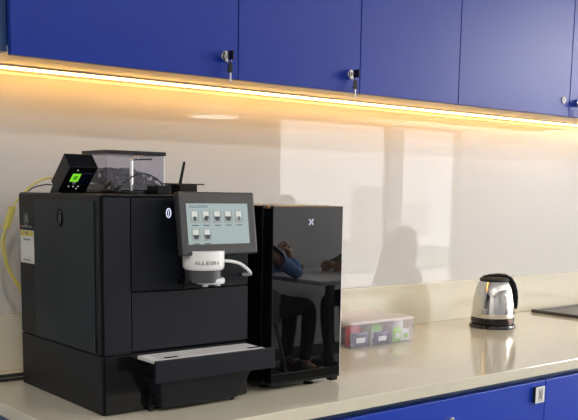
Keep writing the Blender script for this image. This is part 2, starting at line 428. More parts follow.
# ------------------------------------------------------------------ coffee machine
X0, X1, Y0, Y1 = .779, 1.119, 1.515, 1.897
ZS, ZTOP = 1.0165, 1.319
t = cm = thing('coffee_machine', ((X0 + X1) / 2, (Y0 + Y1) / 2, ZC), 'large black bean-to-cup coffee machine with a tilted touchscreen and drip tray', 'coffee machine')
MB().box(X0, X1, Y0 + .003, Y1, ZC, ZS - .0018, .0025).build('base', 'mach', t)
bx('base_front', 'black_gloss', t, X0 + .005, X1 - .002, Y0 - .002, Y0 + .003, ZC + .002, ZS - .003, bev=.0008)
hs = MB().use('mach').box(X0, X1, Y0 + .006, Y1, ZS, ZTOP, .0025)
hs.use('gap').box(X0 + .004, X1 - .003, Y0 + .004, Y0 + .0062, ZS, ZTOP - .002)
hs.build('housing', None, t)
# glossy side door + marks on it
sd = MB().use('mach_gloss').box(X0 - .0016, X0 + .001, 1.540, 1.815, ZS + .0008, 1.3085, .0008)
sd = sd.build('side_panel', None, t, 'glossy dark green black side panel')
e = MB().use('gap').lathe([(.0175, 0), (.0175, .0006)], (X0 - .0016, 1.686, 1.272), 40, (-1, 0, 0), 1.0, .78)
e.use('grey_pl')
for sgn in (1, -1):
    e.tube([(X0 - .0024, 1.686 + sgn * (-.004 + .0085 * math.sin(a)), 1.272 + sgn * (.001 + .0115 * math.cos(a))) for a in [i * .42 - .3 for i in range(8)]], .0014, 6, 1)
e.build('emblem', None, sd, 'black oval emblem with two curved strokes')
bx('side_latch', 'mach_dark', t, X0 - .0024, X0, 1.5385, 1.5465, 1.020, 1.052, bev=.0008)
st = MB().use('sticker').box(X0 - .0006, X0 + .001, 1.820, 1.892, 1.170, 1.2405, .0004)
st.use('yellow_print').box(X0 - .0008, X0, 1.822, 1.890, 1.2285, 1.2395)
st.use('grey_print').box(X0 - .0009, X0, 1.850, 1.862, 1.232, 1.237).box(X0 - .0008, X0, 1.838, 1.874, 1.219, 1.2225).box(X0 - .0008, X0, 1.836, 1.878, 1.1755, 1.178)
st.build('sticker', None, t, 'white sticker with a yellow header')
ic = MB().use('grey_print').tube([(X0 - .0006, 1.857 + .0105 * math.sin(a), 1.264 + .0135 * math.cos(a)) for a in [i * math.pi / 12 for i in range(25)]], .0007, 6, 1)
ic.box(X0 - .0008, X0, 1.8535, 1.8605, 1.257, 1.2715)
ic.build('round_mark', None, t, 'small round grey mark')
ic = MB().use('red_print').box(X0 - .0006, X0, 1.884, 1.890, 1.2455, 1.2515).use('grey_print')
for a, b in ((1.874, 1.881), (1.860, 1.871), (1.848, 1.857), (1.832, 1.842)): ic.box(X0 - .0006, X0, a, b, 1.2465, 1.2505)
ic.build('symbol_row', None, t, 'row of tiny printed symbols')
# front
bx('front_column', 'mach_col', t, X0 + .0045, .8395, Y0 - .001, Y0 + .006, ZS, 1.3150, bev=.0012)
bx('upper_front_panel', 'mach', t, .8420, X1 - .001, Y0, Y0 + .006, 1.1362, 1.3150, bev=.001)
bx('lower_front_panel', 'mach_col', t, .8420, X1 - .001, Y0, Y0 + .006, 1.0200, 1.1336, bev=.001)
bx('top_cover', 'mach_dark', t, X0 + .002, X1 - .001, Y0 + .002, Y1 - .004, ZTOP - .003, ZTOP + .002, bev=.001)
pw = MB().use('led_white').tube([(.9242 + .0050 * math.sin(a), Y0 - .0006, 1.2863 + .0085 * math.cos(a)) for a in [i * math.pi / 10 for i in range(21)]], .0011, 6, 1)
pw.box(.9236, .9248, Y0 - .001, Y0, 1.281, 1.2915)
pw.build('power_mark', None, t, 'white lit oval power mark')
# touchscreen: tilted back
yb, yt, zb, zt = 1.460, 1.477, 1.2062, 1.3285
sl = V((0, yt - yb, zt - zb)).normalized(); nr = V((0, -sl.z, sl.y))
SO = V((.9220, yb, zb)); SW = .180; SH = (V((0, yt, zt)) - V((0, yb, zb))).length
def SP(u, v, d=0.0): return SO + V((u, 0, 0)) + sl * v + nr * d
def sbox(mb, u0, u1, v0, v1, d0, d1, bev=0):
    return mb.hexa([SP(u0, v0, d0), SP(u1, v0, d0), SP(u1, v1, d0), SP(u0, v1, d0)], [SP(u0, v0, d1), SP(u1, v0, d1), SP(u1, v1, d1), SP(u0, v1, d1)], bev)
ts = MB(); sbox(ts, 0, SW, 0, SH, -.018, 0, .003)
ts.box(.96, 1.06, 1.49, Y0 + .002, 1.215, 1.310, .004)
ts = ts.build('touchscreen', 'bezel', t, 'charcoal framed touchscreen')
dp = MB(); sbox(dp, .0155, .1610, .0210, .1005, 0, .0006); dp.build('display', 'screen', ts, 'pale lit display')
lg = MB(); text_mb(lg, 'ALLEGRA', SP(.021, .0920, .0009), (1, 0, 0), sl, .0052, .044); lg.build('lettering', 'ui_dark', ts, 'dark ALLEGRA lettering')
def icon(u, v, k):
    w, h = .0205, .0235
    m_ = MB().use('ui_tile'); sbox(m_, u, u + w, v, v + h, .0006, .0009)
    m_.use('ui_white'); sbox(m_, u + .004, u + w - .004, v + .011, v + h - .001, .0009, .0011)
    m_.use('ui_dark')
    c = u + w / 2
    if k == 1:
        m_.prism([SP(c - .006, v + .006, .0011), SP(c + .002, v + .004, .0011), SP(c + .007, v + .0125, .0011), SP(c - .002, v + .0145, .0011)], nr * .0003)
    else:
        ww = (.0035, .006, .0072, .0078, .0022)[k % 5]
        m_.prism([SP(c - ww * .55, v + .004, .0011), SP(c + ww * .55, v + .004, .0011), SP(c + ww, v + .0125, .0011), SP(c - ww, v + .0125, .0011)], nr * .0003)
    sbox(m_, u + .003, u + w - .003, v - .0055, v - .0038, .0006, .0009)
    return m_.build('drink_icon', None, ts)
for i in range(5): icon(.0230 + i * .0262, .0625, i)
for i in range(2): icon(.0230 + i * .0262, .0270, i + 2)
# spout
cap = MB().use('white_bright').lathe([(.030, .0), (.0375, .001), (.0405, .0045), (.0412, .010), (.0412, .038)], (.9815, 1.478, 1.1760), 40).build('spout_cover', None, t, 'white cylindrical spout cover')
lt = MB().use('ink')
# lettering wrapped on the cylinder, letter by letter
word = 'ALLEGRA'
for i, ch in enumerate(word):
    a = math.radians(-124 + (i - 3.0) * 10.2 + 12)
    r = .0415; c = V((.9815 + r * math.cos(a), 1.478 + r * math.sin(a), 1.1885)); R_ = V((-math.sin(a), math.cos(a), 0))
    text_mb(lt, ch, c - R_ * .0030, R_, (0, 0, 1), .0068, .0060, .0003)
lt.build('lettering', None, cap, 'grey ALLEGRA lettering')
MB().lathe([(.034, 0), (.0355, .002), (.0355, .026)], (.9815, 1.480, 1.1520), 36).build('spout_neck', 'grey_pl', t)
ch = MB().use('silver').lathe([(.026, 0), (.0300, .001), (.0315, .004), (.0315, .009), (.029, .0115)], (.9910, 1.468, 1.1485), 40, sy=.72).cyl((.975, 1.462, 1.149), (.975, 1.462, 1.1445), .0055).cyl((1.004, 1.462, 1.149), (1.004, 1.462, 1.1445), .0055)
ch.build('coffee_outlet', None, t, 'chrome coffee outlet')
MB().box(.9330, .9590, 1.470, 1.500, 1.1480, 1.1585, .002).cyl((.945, 1.485, 1.149), (.945, 1.485, 1.142), .006).build('water_outlet', 'mach_dark', t)
MB().tube([(1.020, 1.478, 1.1925), (1.042, 1.470, 1.1910), (1.064, 1.468, 1.1850), (1.085, 1.470, 1.1720), (1.098, 1.480, 1.1625), (1.104, 1.500, 1.159), (1.106, 1.516, 1.158)], .0034, 10, 5).build('milk_hose', 'white_bright', t, 'short white milk hose')
MB().box(1.043, 1.051, 1.464, 1.470, 1.2035, 1.2065).build('screen_latch', 'mach_dark', ts)
# drip tray
dt = MB().use('mach_col').box(.8480, 1.1320, 1.4360, 1.4435, .9695, 1.0120, .0015)
dt.use('mach_dark').hexa([(.862, 1.4435, .9695), (1.118, 1.4435, .9695), (1.110, 1.512, .975), (.866, 1.512, .975)], [(.8515, 1.4435, 1.0045), (1.126, 1.4435, 1.0045), (1.114, 1.512, 1.0045), (.8515, 1.512, 1.0045)])
dt = dt.build('drip_tray', None, t, 'black drip tray')
gr = MB().use('steel').box(.8520, 1.1120, 1.4440, 1.513, 1.0045, 1.0118, .001)
for i in range(26):
    x = .872 + i * .0088
    gr.use('grille_hole')
    for j in range(3): gr.box(x, x + .0050, 1.4585 + j * .0160, 1.4685 + j * .0160, 1.0117, 1.0120)
gr = gr.build('grille', None, dt, 'steel drip grille')
for x in (.880, 1.078):
    MB().box(x, x + .030, 1.4560, 1.4640, 1.0118, 1.0128, .0004).build('finger_slot', 'gap', dt)
MB().hexa([(.886, 1.476, .9085), (1.066, 1.476, .9085), (1.066, 1.513, .9085), (.886, 1.513, .9085)], [(.868, 1.452, .9695), (1.084, 1.452, .9695), (1.084, 1.513, .9695), (.868, 1.513, .9695)], .003).build('waste_container', 'mach_col', t)
for x, y in ((.8755, 1.504), (1.064, 1.494)):
    MB().lathe([(.0050, 0), (.0058, .003), (.0050, .0095)], (x, y, ZC), 16).build('foot', 'black_matt', t)
bx('foot_bracket', 'mach_dark', t, .868, .888, 1.497, 1.513, .9085, .935)
# top: feet of hopper handled separately, bent steel vent pipe
MB().tube([(.9545, 1.715, ZTOP), (.9545, 1.715, 1.345), (.9545, 1.715, 1.385), (.957, 1.715, 1.393), (.966, 1.715, 1.3965), (.985, 1.715, 1.3975), (1.003, 1.715, 1.3985)], .0042, 12, 5).build('vent_pipe', 'chrome', t, 'bent steel pipe on top')

# bean hopper (sits on the machine)
hx0, hx1, hy0, hy1 = .914, 1.058, 1.748, 1.860
hz0, hz1 = ZTOP + .002, 1.4050
t = thing('bean_hopper', ((hx0 + hx1) / 2, (hy0 + hy1) / 2, hz0), 'clear plastic bean hopper with a smoked lid on top of the coffee machine', 'bean hopper')
w = .0022
b = MB()
b.box(hx0, hx0 + w, hy0, hy1, hz0 + .010, hz1).box(hx1 - w, hx1, hy0, hy1, hz0 + .010, hz1).box(hx0 + w, hx1 - w, hy0, hy0 + w, hz0 + .010, hz1).box(hx0 + w, hx1 - w, hy1 - w, hy1, hz0 + .010, hz1)
b.build('container', 'hopper', t)
bx('hopper_base', 'black_gloss', t, hx0 - .001, hx1 + .001, hy0 - .001, hy1 + .001, hz0, hz0 + .010, bev=.001)
bx('lid', 'smoke', t, hx0 - .002, hx1 + .002, hy0 - .002, hy1 + .002, hz1, hz1 + .0085, bev=.0015)
for x in (hx1 - .0045,):
    bx('corner_strip', 'white_pl', t, x, x + .0035, hy0 - .0012, hy0, hz0 + .010, hz1)
bb = MB()
nb = 0
for iz in range(8):
    for i in range(80):
        x = random.uniform(hx0 + .008, hx1 - .008); y = random.uniform(hy0 + .008, hy1 - .008)
        top = .027 + .020 * (1 - (x - hx0) / (hx1 - hx0)) + .006 * math.sin(40 * x)
        z = hz0 + .0145 + iz * .0062
        if z > hz0 + .012 + top: continue
        bb.ball((x, y, z + random.uniform(-.001, .001)), .0044, (1.25, .9, .8), 1, Euler((random.random() * 3, random.random() * 3, random.random() * 3)))
bb.box(hx0 + .004, hx1 - .004, hy0 + .004, hy1 - .004, hz0 + .0105, hz0 + .020)
o = bb.build('coffee_beans', 'bean', None, origin=((hx0 + hx1) / 2, (hy0 + hy1) / 2, hz0 + .01))
tag(o, 'dark roasted coffee beans heaped inside the clear hopper', 'coffee beans'); o['kind'] = 'stuff'

# card reader, leaning forward on the machine's top edge
xa, xb = .800, .8620
TB, TF, BF, BB = (1.7107, 1.4010), (1.6823, 1.3729), (1.7435, 1.3225), (1.7772, 1.3440)
t = thing('payment_reader', ((xa + xb) / 2, 1.75, ZTOP + .002), 'black box shaped payment reader with a green icon on its small screen', 'payment terminal')
rb = MB().hexa([(xa, *BF), (xb, *BF), (xb, *BB), (xa, *BB)], [(xa, *TF), (xb, *TF), (xb, *TB), (xa, *TB)], .002).build('casing', 'mach_dark', t)
fu = (V((0, *TF)) - V((0, *BF))); FL = fu.length; fu.normalize(); fn = V((0, fu.z, -fu.y)); fn = fn if fn.y < 0 else -fn
def FP(u, v, d=0): return V((xa + u, *BF)) + fu * v + fn * d
def fbox(mb, u0, u1, v0, v1, d0, d1, bev=0):
    return mb.hexa([FP(u0, v0, d0), FP(u1, v0, d0), FP(u1, v1, d0), FP(u0, v1, d0)], [FP(u0, v0, d1), FP(u1, v0, d1), FP(u1, v1, d1), FP(u0, v1, d1)], bev)
m_ = MB(); fbox(m_, .0085, .055, .026, .062, -.0005, .0008, .0003); m_.build('screen', 'navy_scr', t, 'dark navy screen')
m_ = MB().use('green_icon'); fbox(m_, .0125, .0305, .036, .060, .0008, .0013)
m_.use('green_dark'); fbox(m_, .0175, .0255, .0425, .054, .0013, .0016)
m_.use('white_print'); fbox(m_, .0215, .0275, .0285, .0355, .0008, .0012); m_.build('screen_icon', None, t, 'bright green icon')
for u, v in ((.0155, .0185), (.0255, .0185), (.0365, .0190), (.0345, .0120), (.0185, .0690)):
    m_ = MB(); fbox(m_, u, u + .0022, v, v + .0022, 0, .0006); m_.build('indicator_dot', 'dot', t, 'small white dot')
m_ = MB().hexa([(xa + .008, 1.742, ZTOP + .002), (xb - .006, 1.742, ZTOP + .002), (xb - .006, 1.800, ZTOP + .002), (xa + .008, 1.800, ZTOP + .002)], [(xa + .008, 1.752, 1.330), (xb - .006, 1.752, 1.330), (xb - .006, 1.776, 1.346), (xa + .008, 1.776, 1.346)]); m_.build('stand', 'mach_dark', t)
m_ = MB(); fbox(m_, .060, .0655, .030, .070, -.026, -.006, .001); m_.build('card_slot', 'black_gloss', t)

# small black junction boxes and clutter on the top
t = thing('wireless_router', (1.064, 1.68, ZTOP + .002), 'small black router with one upright antenna on top of the coffee machine', 'router')
bx('casing', 'mach_dark', t, 1.040, 1.086, 1.66, 1.72, ZTOP + .002, 1.3425, bev=.0015)
bx('flange', 'mach_dark', t, 1.0165, 1.1130, 1.672, 1.700, 1.3425, 1.3452, bev=.0008)
MB().cyl((1.0545, 1.68, 1.345), (1.0650, 1.68, 1.3900), .0036, .0030).ball((1.0650, 1.68, 1.3900), .0032, sub=1).build('antenna', 'mach_dark', t)
bx('bright_gap_strip', 'white_pl', t, 1.0920, 1.0990, 1.684, 1.690, ZTOP + .002, 1.3425, label='pale strip standing in for the bright wall in the gap')  # pale strip stands in for bright wall seen under the flange
t = thing('power_adapter', (1.00, 1.68, ZTOP + .002), 'small black power block lying in front of the clear hopper', 'adapter')
bx('casing', 'mach_dark', t, .983, 1.0165, 1.655, 1.700, ZTOP + .002, 1.3400, bev=.0015)
MB().tube([(1.012, 1.678, 1.335), (1.0135, 1.690, 1.345), (1.009, 1.703, 1.354), (.988, 1.704, 1.3635), (.965, 1.703, 1.3635), (.940, 1.702, 1.352), (.920, 1.700, 1.335), (.908, 1.700, 1.3225)], .0016, 8, 5).build('cable', 'black_matt', t)
o = MB().tube([(.872, 1.690, 1.3255), (.882, 1.668, 1.3290), (.896, 1.690, 1.3400), (.905, 1.712, 1.3430), (.893, 1.722, 1.3330), (.884, 1.700, 1.3250), (.900, 1.672, 1.3270), (.916, 1.690, 1.3370), (.922, 1.712, 1.3330), (.908, 1.712, 1.3250), (.915, 1.680, 1.3245), (.935, 1.660, 1.3245), (.955, 1.672, 1.3245), (.970, 1.690, 1.3245)], .0032, 8, 5).build('loose_cable', 'black_matt', None, origin=(.92, 1.68, ZTOP + .002))
tag(o, 'coiled black cable lying on the machine top between the payment reader and the hopper', 'cable')

# cables at the back left
o = MB()
o.tube([(.880, 1.905, 1.3225), (.872, 1.915, 1.352), (.846, 1.93, 1.348), (.822, 1.932, 1.333), (.800, 1.934, 1.312), (.779, 1.932, 1.290)], .0024, 8, 6)
o = thing('network_cable', (.78, 1.93, 1.24), 'yellow network cable looping down behind the coffee machine', 'cable')
MB().tube([(.893, 1.885, 1.3225), (.882, 1.905, 1.340), (.868, 1.922, 1.353), (.846, 1.93, 1.348), (.822, 1.932, 1.333), (.800, 1.934, 1.312), (.784, 1.932, 1.294)], .0024, 8, 6).build('cord', 'yellow', o)
MB().hexa([(.7560, 1.925, 1.240), (.7690, 1.925, 1.240), (.7690, 1.937, 1.240), (.7560, 1.937, 1.240)], [(.7720, 1.925, 1.290), (.7870, 1.925, 1.290), (.7870, 1.937, 1.290), (.7720, 1.937, 1.290)], .002).build('connector', 'yellow', o)
MB().tube([(.7625, 1.930, 1.242), (.7535, 1.930, 1.218), (.7540, 1.930, 1.190), (.7615, 1.930, 1.160), (.7760, 1.931, 1.130), (.7950, 1.933, 1.100), (.82, 1.934, 1.05), (.85, 1.934, .96), (.87, 1.934, .9035)], .0026, 8, 6).build('lower_cord', 'yellow', o)
MB().tube([(.7660, 1.938, 1.242), (.7615, 1.938, 1.218), (.7625, 1.938, 1.190), (.7690, 1.938, 1.160), (.7800, 1.938, 1.135), (.80, 1.940, 1.105), (.83, 1.942, 1.05)], .0018, 8, 6).build('lower_cord', 'yellow', o)
o = MB().tube([(.8780, 1.890, 1.3225), (.8650, 1.915, 1.3380), (.8400, 1.930, 1.3350), (.8200, 1.932, 1.3250), (.812, 1.934, 1.3000), (.815, 1.936, 1.10), (.83, 1.938, .95), (.85, 1.938, .9025)], .0014, 8, 6).build('power_cable', 'black_matt', None, origin=(.86, 1.93, 1.1))
tag(o, 'thin black cord dropping behind the machine beside the yellow cable', 'cord')
o = MB().tube([(.671, 1.974, ZC + .0045), (.72, 1.970, ZC + .0045), (.78, 1.965, ZC + .0045), (.86, 1.968, ZC + .0045), (.96, 1.975, ZC + .0045)], .0042, 10, 5).build('power_cable', 'black_matt', None, origin=(.8, 1.97, ZC))
tag(o, 'black power cord on the counter nearest the upstand, behind the coffee machine', 'cord')
o = MB().tube([(.671, 1.930, ZC + .0045), (.72, 1.926, ZC + .0045), (.78, 1.919, ZC + .0045), (.86, 1.918, ZC + .0045), (.96, 1.93, ZC + .0045)], .0042, 10, 5).build('power_cable', 'black_matt', None, origin=(.8, 1.93, ZC))
tag(o, 'black power cord on the counter closest to the coffee machine base', 'cord')

# ------------------------------------------------------------------ milk fridge
t = thing('milk_fridge', (1.27, 1.72, ZC), 'black glass fronted milk fridge standing beside the coffee machine', 'fridge')
bx('body', 'black_gloss', t, 1.1725, 1.3690, 1.541, 1.915, .9115, 1.3020, bev=.003)
bx('door_frame', 'black_gloss', t, 1.1705, 1.3705, 1.5035, 1.5395, .9125, 1.3015, bev=.006)
bx('bottom_rail', 'mach_dark', t, 1.1712, 1.3702, 1.4998, 1.5030, .9132, .9190)
bx('dark_mask_band', 'gap', t, 1.1712, 1.3702, 1.4996, 1.5030, .9190, .9370)  # matt black band added to keep the counter's reflection off the glass
bx('glass_front', 'black_glass', t, 1.1712, 1.3702, 1.4995, 1.5030, .9370, 1.3008, bev=.0010)
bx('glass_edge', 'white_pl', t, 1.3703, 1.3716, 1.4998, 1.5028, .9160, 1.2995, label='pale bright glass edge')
g = MB().use('led_white')
for dx, dz, s in ((-.0036, .0036, 1), (.0036, .0036, -1), (-.0036, -.0036, -1), (.0036, -.0036, 1)):
    g.tube([(1.2764 + dx - .0024, 1.4990, 1.2665 + dz + s * .0026), (1.2764 + dx + .0002, 1.4990, 1.2665 + dz + .0004), (1.2764 + dx + .0024, 1.4990, 1.2665 + dz - s * .0026)], .0009, 6, 2)
g.build('emblem', None, t, 'small white lit emblem')
bx('hinge', 'mach_dark', t, 1.348, 1.368, 1.503, 1.520, .9040, .9135, bev=.001)
for x, y in ((1.1920, 1.552), (1.2985, 1.525), (1.195, 1.89), (1.345, 1.89)):
    MB().lathe([(.0115, 0), (.0125, .002), (.0095, .005), (.0095, .0125)], (x, y, ZC), 20).build('foot', 'black_gloss', t)

# ------------------------------------------------------------------ storage box with sachets
bx0, bx1, by0, by1 = 1.6860, 1.9370, 1.8010, 1.9830
t = thing('storage_box', ((bx0 + bx1) / 2, (by0 + by1) / 2, ZC), 'clear plastic three compartment box of sachets beside the milk fridge', 'box')
w = .002; zl = .9660
b = MB().box(bx0, bx1, by0, by1, ZC, ZC + w)
b.box(bx0, bx0 + w, by0, by1, ZC + w, zl).box(bx1 - w, bx1, by0, by1, ZC + w, zl).box(bx0 + w, bx1 - w, by0, by0 + w, ZC + w, zl).box(bx0 + w, bx1 - w, by1 - w, by1, ZC + w, zl)
b.build('body', 'boxclear', t)
dvx = [bx0 + (bx1 - bx0) / 3, bx0 + 2 * (bx1 - bx0) / 3]
for x in dvx: bx('divider', 'boxwall', t, x - .0015, x + .0015, by0 + w, by1 - w, ZC + w, zl - .002)
l = MB().box(bx0 - .002, bx1 + .002, by0 - .002, by1 + .002, zl, zl + .0085, .0018).build('lid', 'boxlid', t, 'milky white lid')
def sachet(x, y, z, w, h, d, m, m2, label, ang=0.0, cat='sachet', group=None):
    """upright foil packet standing in the box"""
    mb = MB(); n = 8
    rot = Matrix.Rotation(ang, 4, 'Y')
    for side in (-1, 1): pass
    vs = {}
    mb.use(m)
    def P(i, j, s):
        u = i / n * 2 - 1; v = j / n * 2 - 1
        bul = d * .5 * max(0, (1 - u * u)) ** .5 * max(0, (1 - v * v)) ** .5
        return V((x, y, z + h / 2)) + rot @ V((u * w / 2, s * (bul + .0003) + .0006 * math.sin(9 * u + 7 * v), v * h / 2))
    grid = {}
    for s in (-1, 1):
        for i in range(n + 1):
            for j in range(n + 1):
                if s == 1 and (i in (0, n) or j in (0, n)): grid[s, i, j] = grid[-1, i, j]
                else: grid[s, i, j] = mb.bm.verts.new(P(i, j, s))
    if m2 not in mb.mats: mb.mats.append(m2)
    for s in (-1, 1):
        for i in range(n):
            for j in range(n):
                f = mb.bm.faces.new((grid[s, i, j], grid[s, i + 1, j], grid[s, i + 1, j + 1], grid[s, i, j + 1]))
                f.material_index = 1 if (2 <= i <= 5 and 2 <= j <= 4) else 0
    o = mb.build('sachet', None, None, origin=(x, y, z)); o['label'] = label; o['category'] = cat
    if group: o['group'] = group
    return o
cw = (bx1 - bx0) / 3
c0 = bx0 + cw / 2; c1 = c0 + cw; c2 = c1 + cw
zf = ZC + w + .0008
sachet(c0 + .002, by0 + .010, zf, .068, .040, .010, 'navy', 'packwhite', 'dark navy sachet at the front of the compartment nearest the fridge')
sachet(c0 - .006, by0 + .030, zf, .060, .056, .012, 'red', 'packwhite', 'red sachet in the compartment nearest the fridge')
sachet(c0 + .002, by0 + .060, zf, .066, .050, .014, 'navy', 'packwhite', 'navy sachet behind the red one')
sachet(c1 + .004, by0 + .010, zf, .062, .036, .010, 'navy', 'packwhite', 'navy and white sachet in the middle compartment')
sachet(c1 - .006, by0 + .030, zf, .060, .055, .012, 'green', 'packwhite', 'light green sachet in the middle compartment')
sachet(c1 + .002, by0 + .060, zf, .066, .050, .014, 'packwhite', 'navy', 'white sachet at the back of the middle compartment')
sachet(c2 - .018, by0 + .011, zf, .036, .042, .012, 'green', 'packwhite', 'light green sachet in the compartment closest to the kettle')
sachet(c2 + .018, by0 + .011, zf, .036, .036, .010, 'packwhite', 'green', 'small white sachet beside the light green one')
sachet(c2 + .002, by0 + .036, zf, .066, .056, .014, 'packwhite', 'green', 'tall white sachet with a green patch in the end compartment')

# ------------------------------------------------------------------ kettle
kc = V((2.3755, 1.856, ZC))
RV = V((.776, -.63, 0))          # handle direction
FV = V((-.63, -.776, 0))
t = thing('electric_kettle', kc, 'polished steel electric kettle with black handle on the counter', 'kettle')
MB().lathe([(.0715, 0), (.0755, .002), (.0755, .006), (.0725, .0115), (.066, .013)], kc, 56).build('power_base', 'black_gloss', t, 'round black power base')
MB().lathe([(.064, .0135), (.0705, .0150), (.0715, .022), (.0705, .034)], kc, 56).build('bottom_ring', 'black_gloss', t)
prof = [(.0695, .034), (.0702, .037), (.0694, .055), (.0675, .080), (.0645, .101), (.0605, .121), (.0560, .137), (.0515, .146), (.0480, .152), (.043, .154)]
MB().lathe(prof, kc, 64).build('body', 'kettle_steel', t, 'mirror polished steel body')
lid = MB().lathe([(.0450, .1530), (.0478, .1550), (.0475, .1600), (.041, .1645), (.020, .1665), (.0, .167)], kc, 48)
lid.build('lid', 'black_matt', t)
sp = MB(); q = kc + V((0, 0, .134)) - RV * .0515
sp.prism([q + FV * .015 + V((0, 0, .014)), q - RV * .017 + V((0, 0, .017)), q - FV * .015 + V((0, 0, .014)), q + V((0, 0, -.022)) - RV * .004], RV * .006)
sp.build('spout', 'kettle_steel', t)
def KP(a, h): return kc + RV * (a if a < .03 else .03 + (a - .03) * .80) + V((0, 0, h * .955))
hd = MB()
# strap handle: rectangular section swept along an arc from the lid down the side
path = [(-.036, .1725, .0045), (-.015, .1765, .006), (.012, .1780, .0075), (.036, .1755, .0085), (.056, .1660, .0090), (.070, .1490, .0090), (.0790, .1260, .0085), (.0830, .1020, .0080), (.0835, .0820, .0075), (.0825, .0660, .0060)]
P_ = [V((a, h)) for a, h, k in path]; rings = []
for i_, (a, h, k) in enumerate(path):
    tg = (P_[min(i_ + 1, len(P_) - 1)] - P_[max(i_ - 1, 0)]).normalized(); nn = V((-tg.y, tg.x))
    ring = []
    wdt = .0145 if i_ > 2 else .012 + .001 * i_
    for m in range(12):
        an = 2 * math.pi * m / 12; cx_, cy_ = math.cos(an), math.sin(an)
        cx_ = math.copysign(abs(cx_) ** .6, cx_); cy_ = math.copysign(abs(cy_) ** .6, cy_)
        ring.append(hd.bm.verts.new(KP(a + nn.x * k * 1.25 * cx_, h + nn.y * k * 1.1 * cx_) + FV * wdt * cy_))
    rings.append(ring)
for r1_, r2_ in zip(rings, rings[1:]):
    for m in range(12): hd.bm.faces.new((r1_[m], r1_[(m + 1) % 12], r2_[(m + 1) % 12], r2_[m]))
hd.bm.faces.new(rings[0][::-1]); hd.bm.faces.new(rings[-1])
hd.cyl(KP(.066, .074), KP(.080, .074), .008, .007, 12)
hd.build('handle', 'mach_dark', t)
dI = (RV * .62 + FV * .78).normalized()
MB().box(-.0015, .0015, -.010, .010, -.004, .004, .001, xf=Matrix.Translation(kc + dI * .0712 + V((0, 0, .025))) @ Matrix.Rotation(math.atan2(dI.y, dI.x), 4, 'Z')).build('indicator', 'red_dark', t, 'dark red indicator window')

# ------------------------------------------------------------------ serving tray
t = thing('serving_tray', (3.05, 1.85, ZC), 'dark brown serving tray lying on the counter past the kettle', 'tray')
bx('tray_bottom', 'tray', t, 2.815, 3.285, 1.705, 1.997, ZC, ZC + .006)
r = MB()
for q in ((2.800, 2.815, 1.690, 2.012), (3.285, 3.300, 1.690, 2.012), (2.815, 3.285, 1.690, 1.705), (2.815, 3.285, 1.997, 2.012)):
    r.box(q[0], q[1], q[2], q[3], ZC, ZC + .0115, .002)
r.build('rim', 'tray_rim', t)

# ------------------------------------------------------------------ room behind: table, people, chairs, lamp (seen as reflections)
tx, ty = 4.47, -2.02
t = thing('pedestal_table', (tx, ty, 0), 'grey rectangular table on a round pedestal base mirrored in the fridge door', 'table')
bx('tabletop', 'table', t, 3.97, 4.97, -2.42, -1.55, .705, .735, bev=.003)
MB().cyl((tx, ty, .012), (tx, ty, .705), .038, seg=28).build('column', 'table_leg', t)
MB().lathe([(.26, 0), (.26, .008), (.245, .014), (.04, .022)], (tx, ty, 0), 48).build('foot_disc', 'table_leg', t)

def skin_mesh(name, chains, m, parent, sub=2):
    """chains: list of lists of (pos, radius); positions shared between chains are welded"""
    me = bpy.data.meshes.new(name); idx = {}; vs = []; es = []; rad = []
    org = V(ORG[parent.name])
    for c in chains:
        prev = None
        for p, r in c:
            k = tuple(round(x, 4) for x in p)
            if k not in idx: idx[k] = len(vs); vs.append(V(p) - org); rad.append(r)
            i = idx[k]
            if prev is not None: es.append((prev, i))
            prev = i
    me.from_pydata(vs, es, [])
    o = bpy.data.objects.new(name, me); COL.objects.link(o); o.parent = parent
    o.modifiers.new('skin', 'SKIN')
    sv_ = me.skin_vertices[0].data
    for i, r in enumerate(rad):
        sv_[i].radius = (r, r) if not isinstance(r, tuple) else r
        sv_[i].use_root = (i == 0)
    o.modifiers['skin'].use_smooth_shade = True
    s_ = o.modifiers.new('sub', 'SUBSURF'); s_.levels = sub; s_.render_levels = sub
    dg = bpy.context.evaluated_depsgraph_get(); dg.update()
    m2 = bpy.data.meshes.new_from_object(o.evaluated_get(dg)); o.modifiers.clear(); o.data = m2
    m2.materials.clear(); m2.materials.append(M[m])
    for p in m2.polygons: p.use_smooth = True
    ORG[o.name] = org
    return o

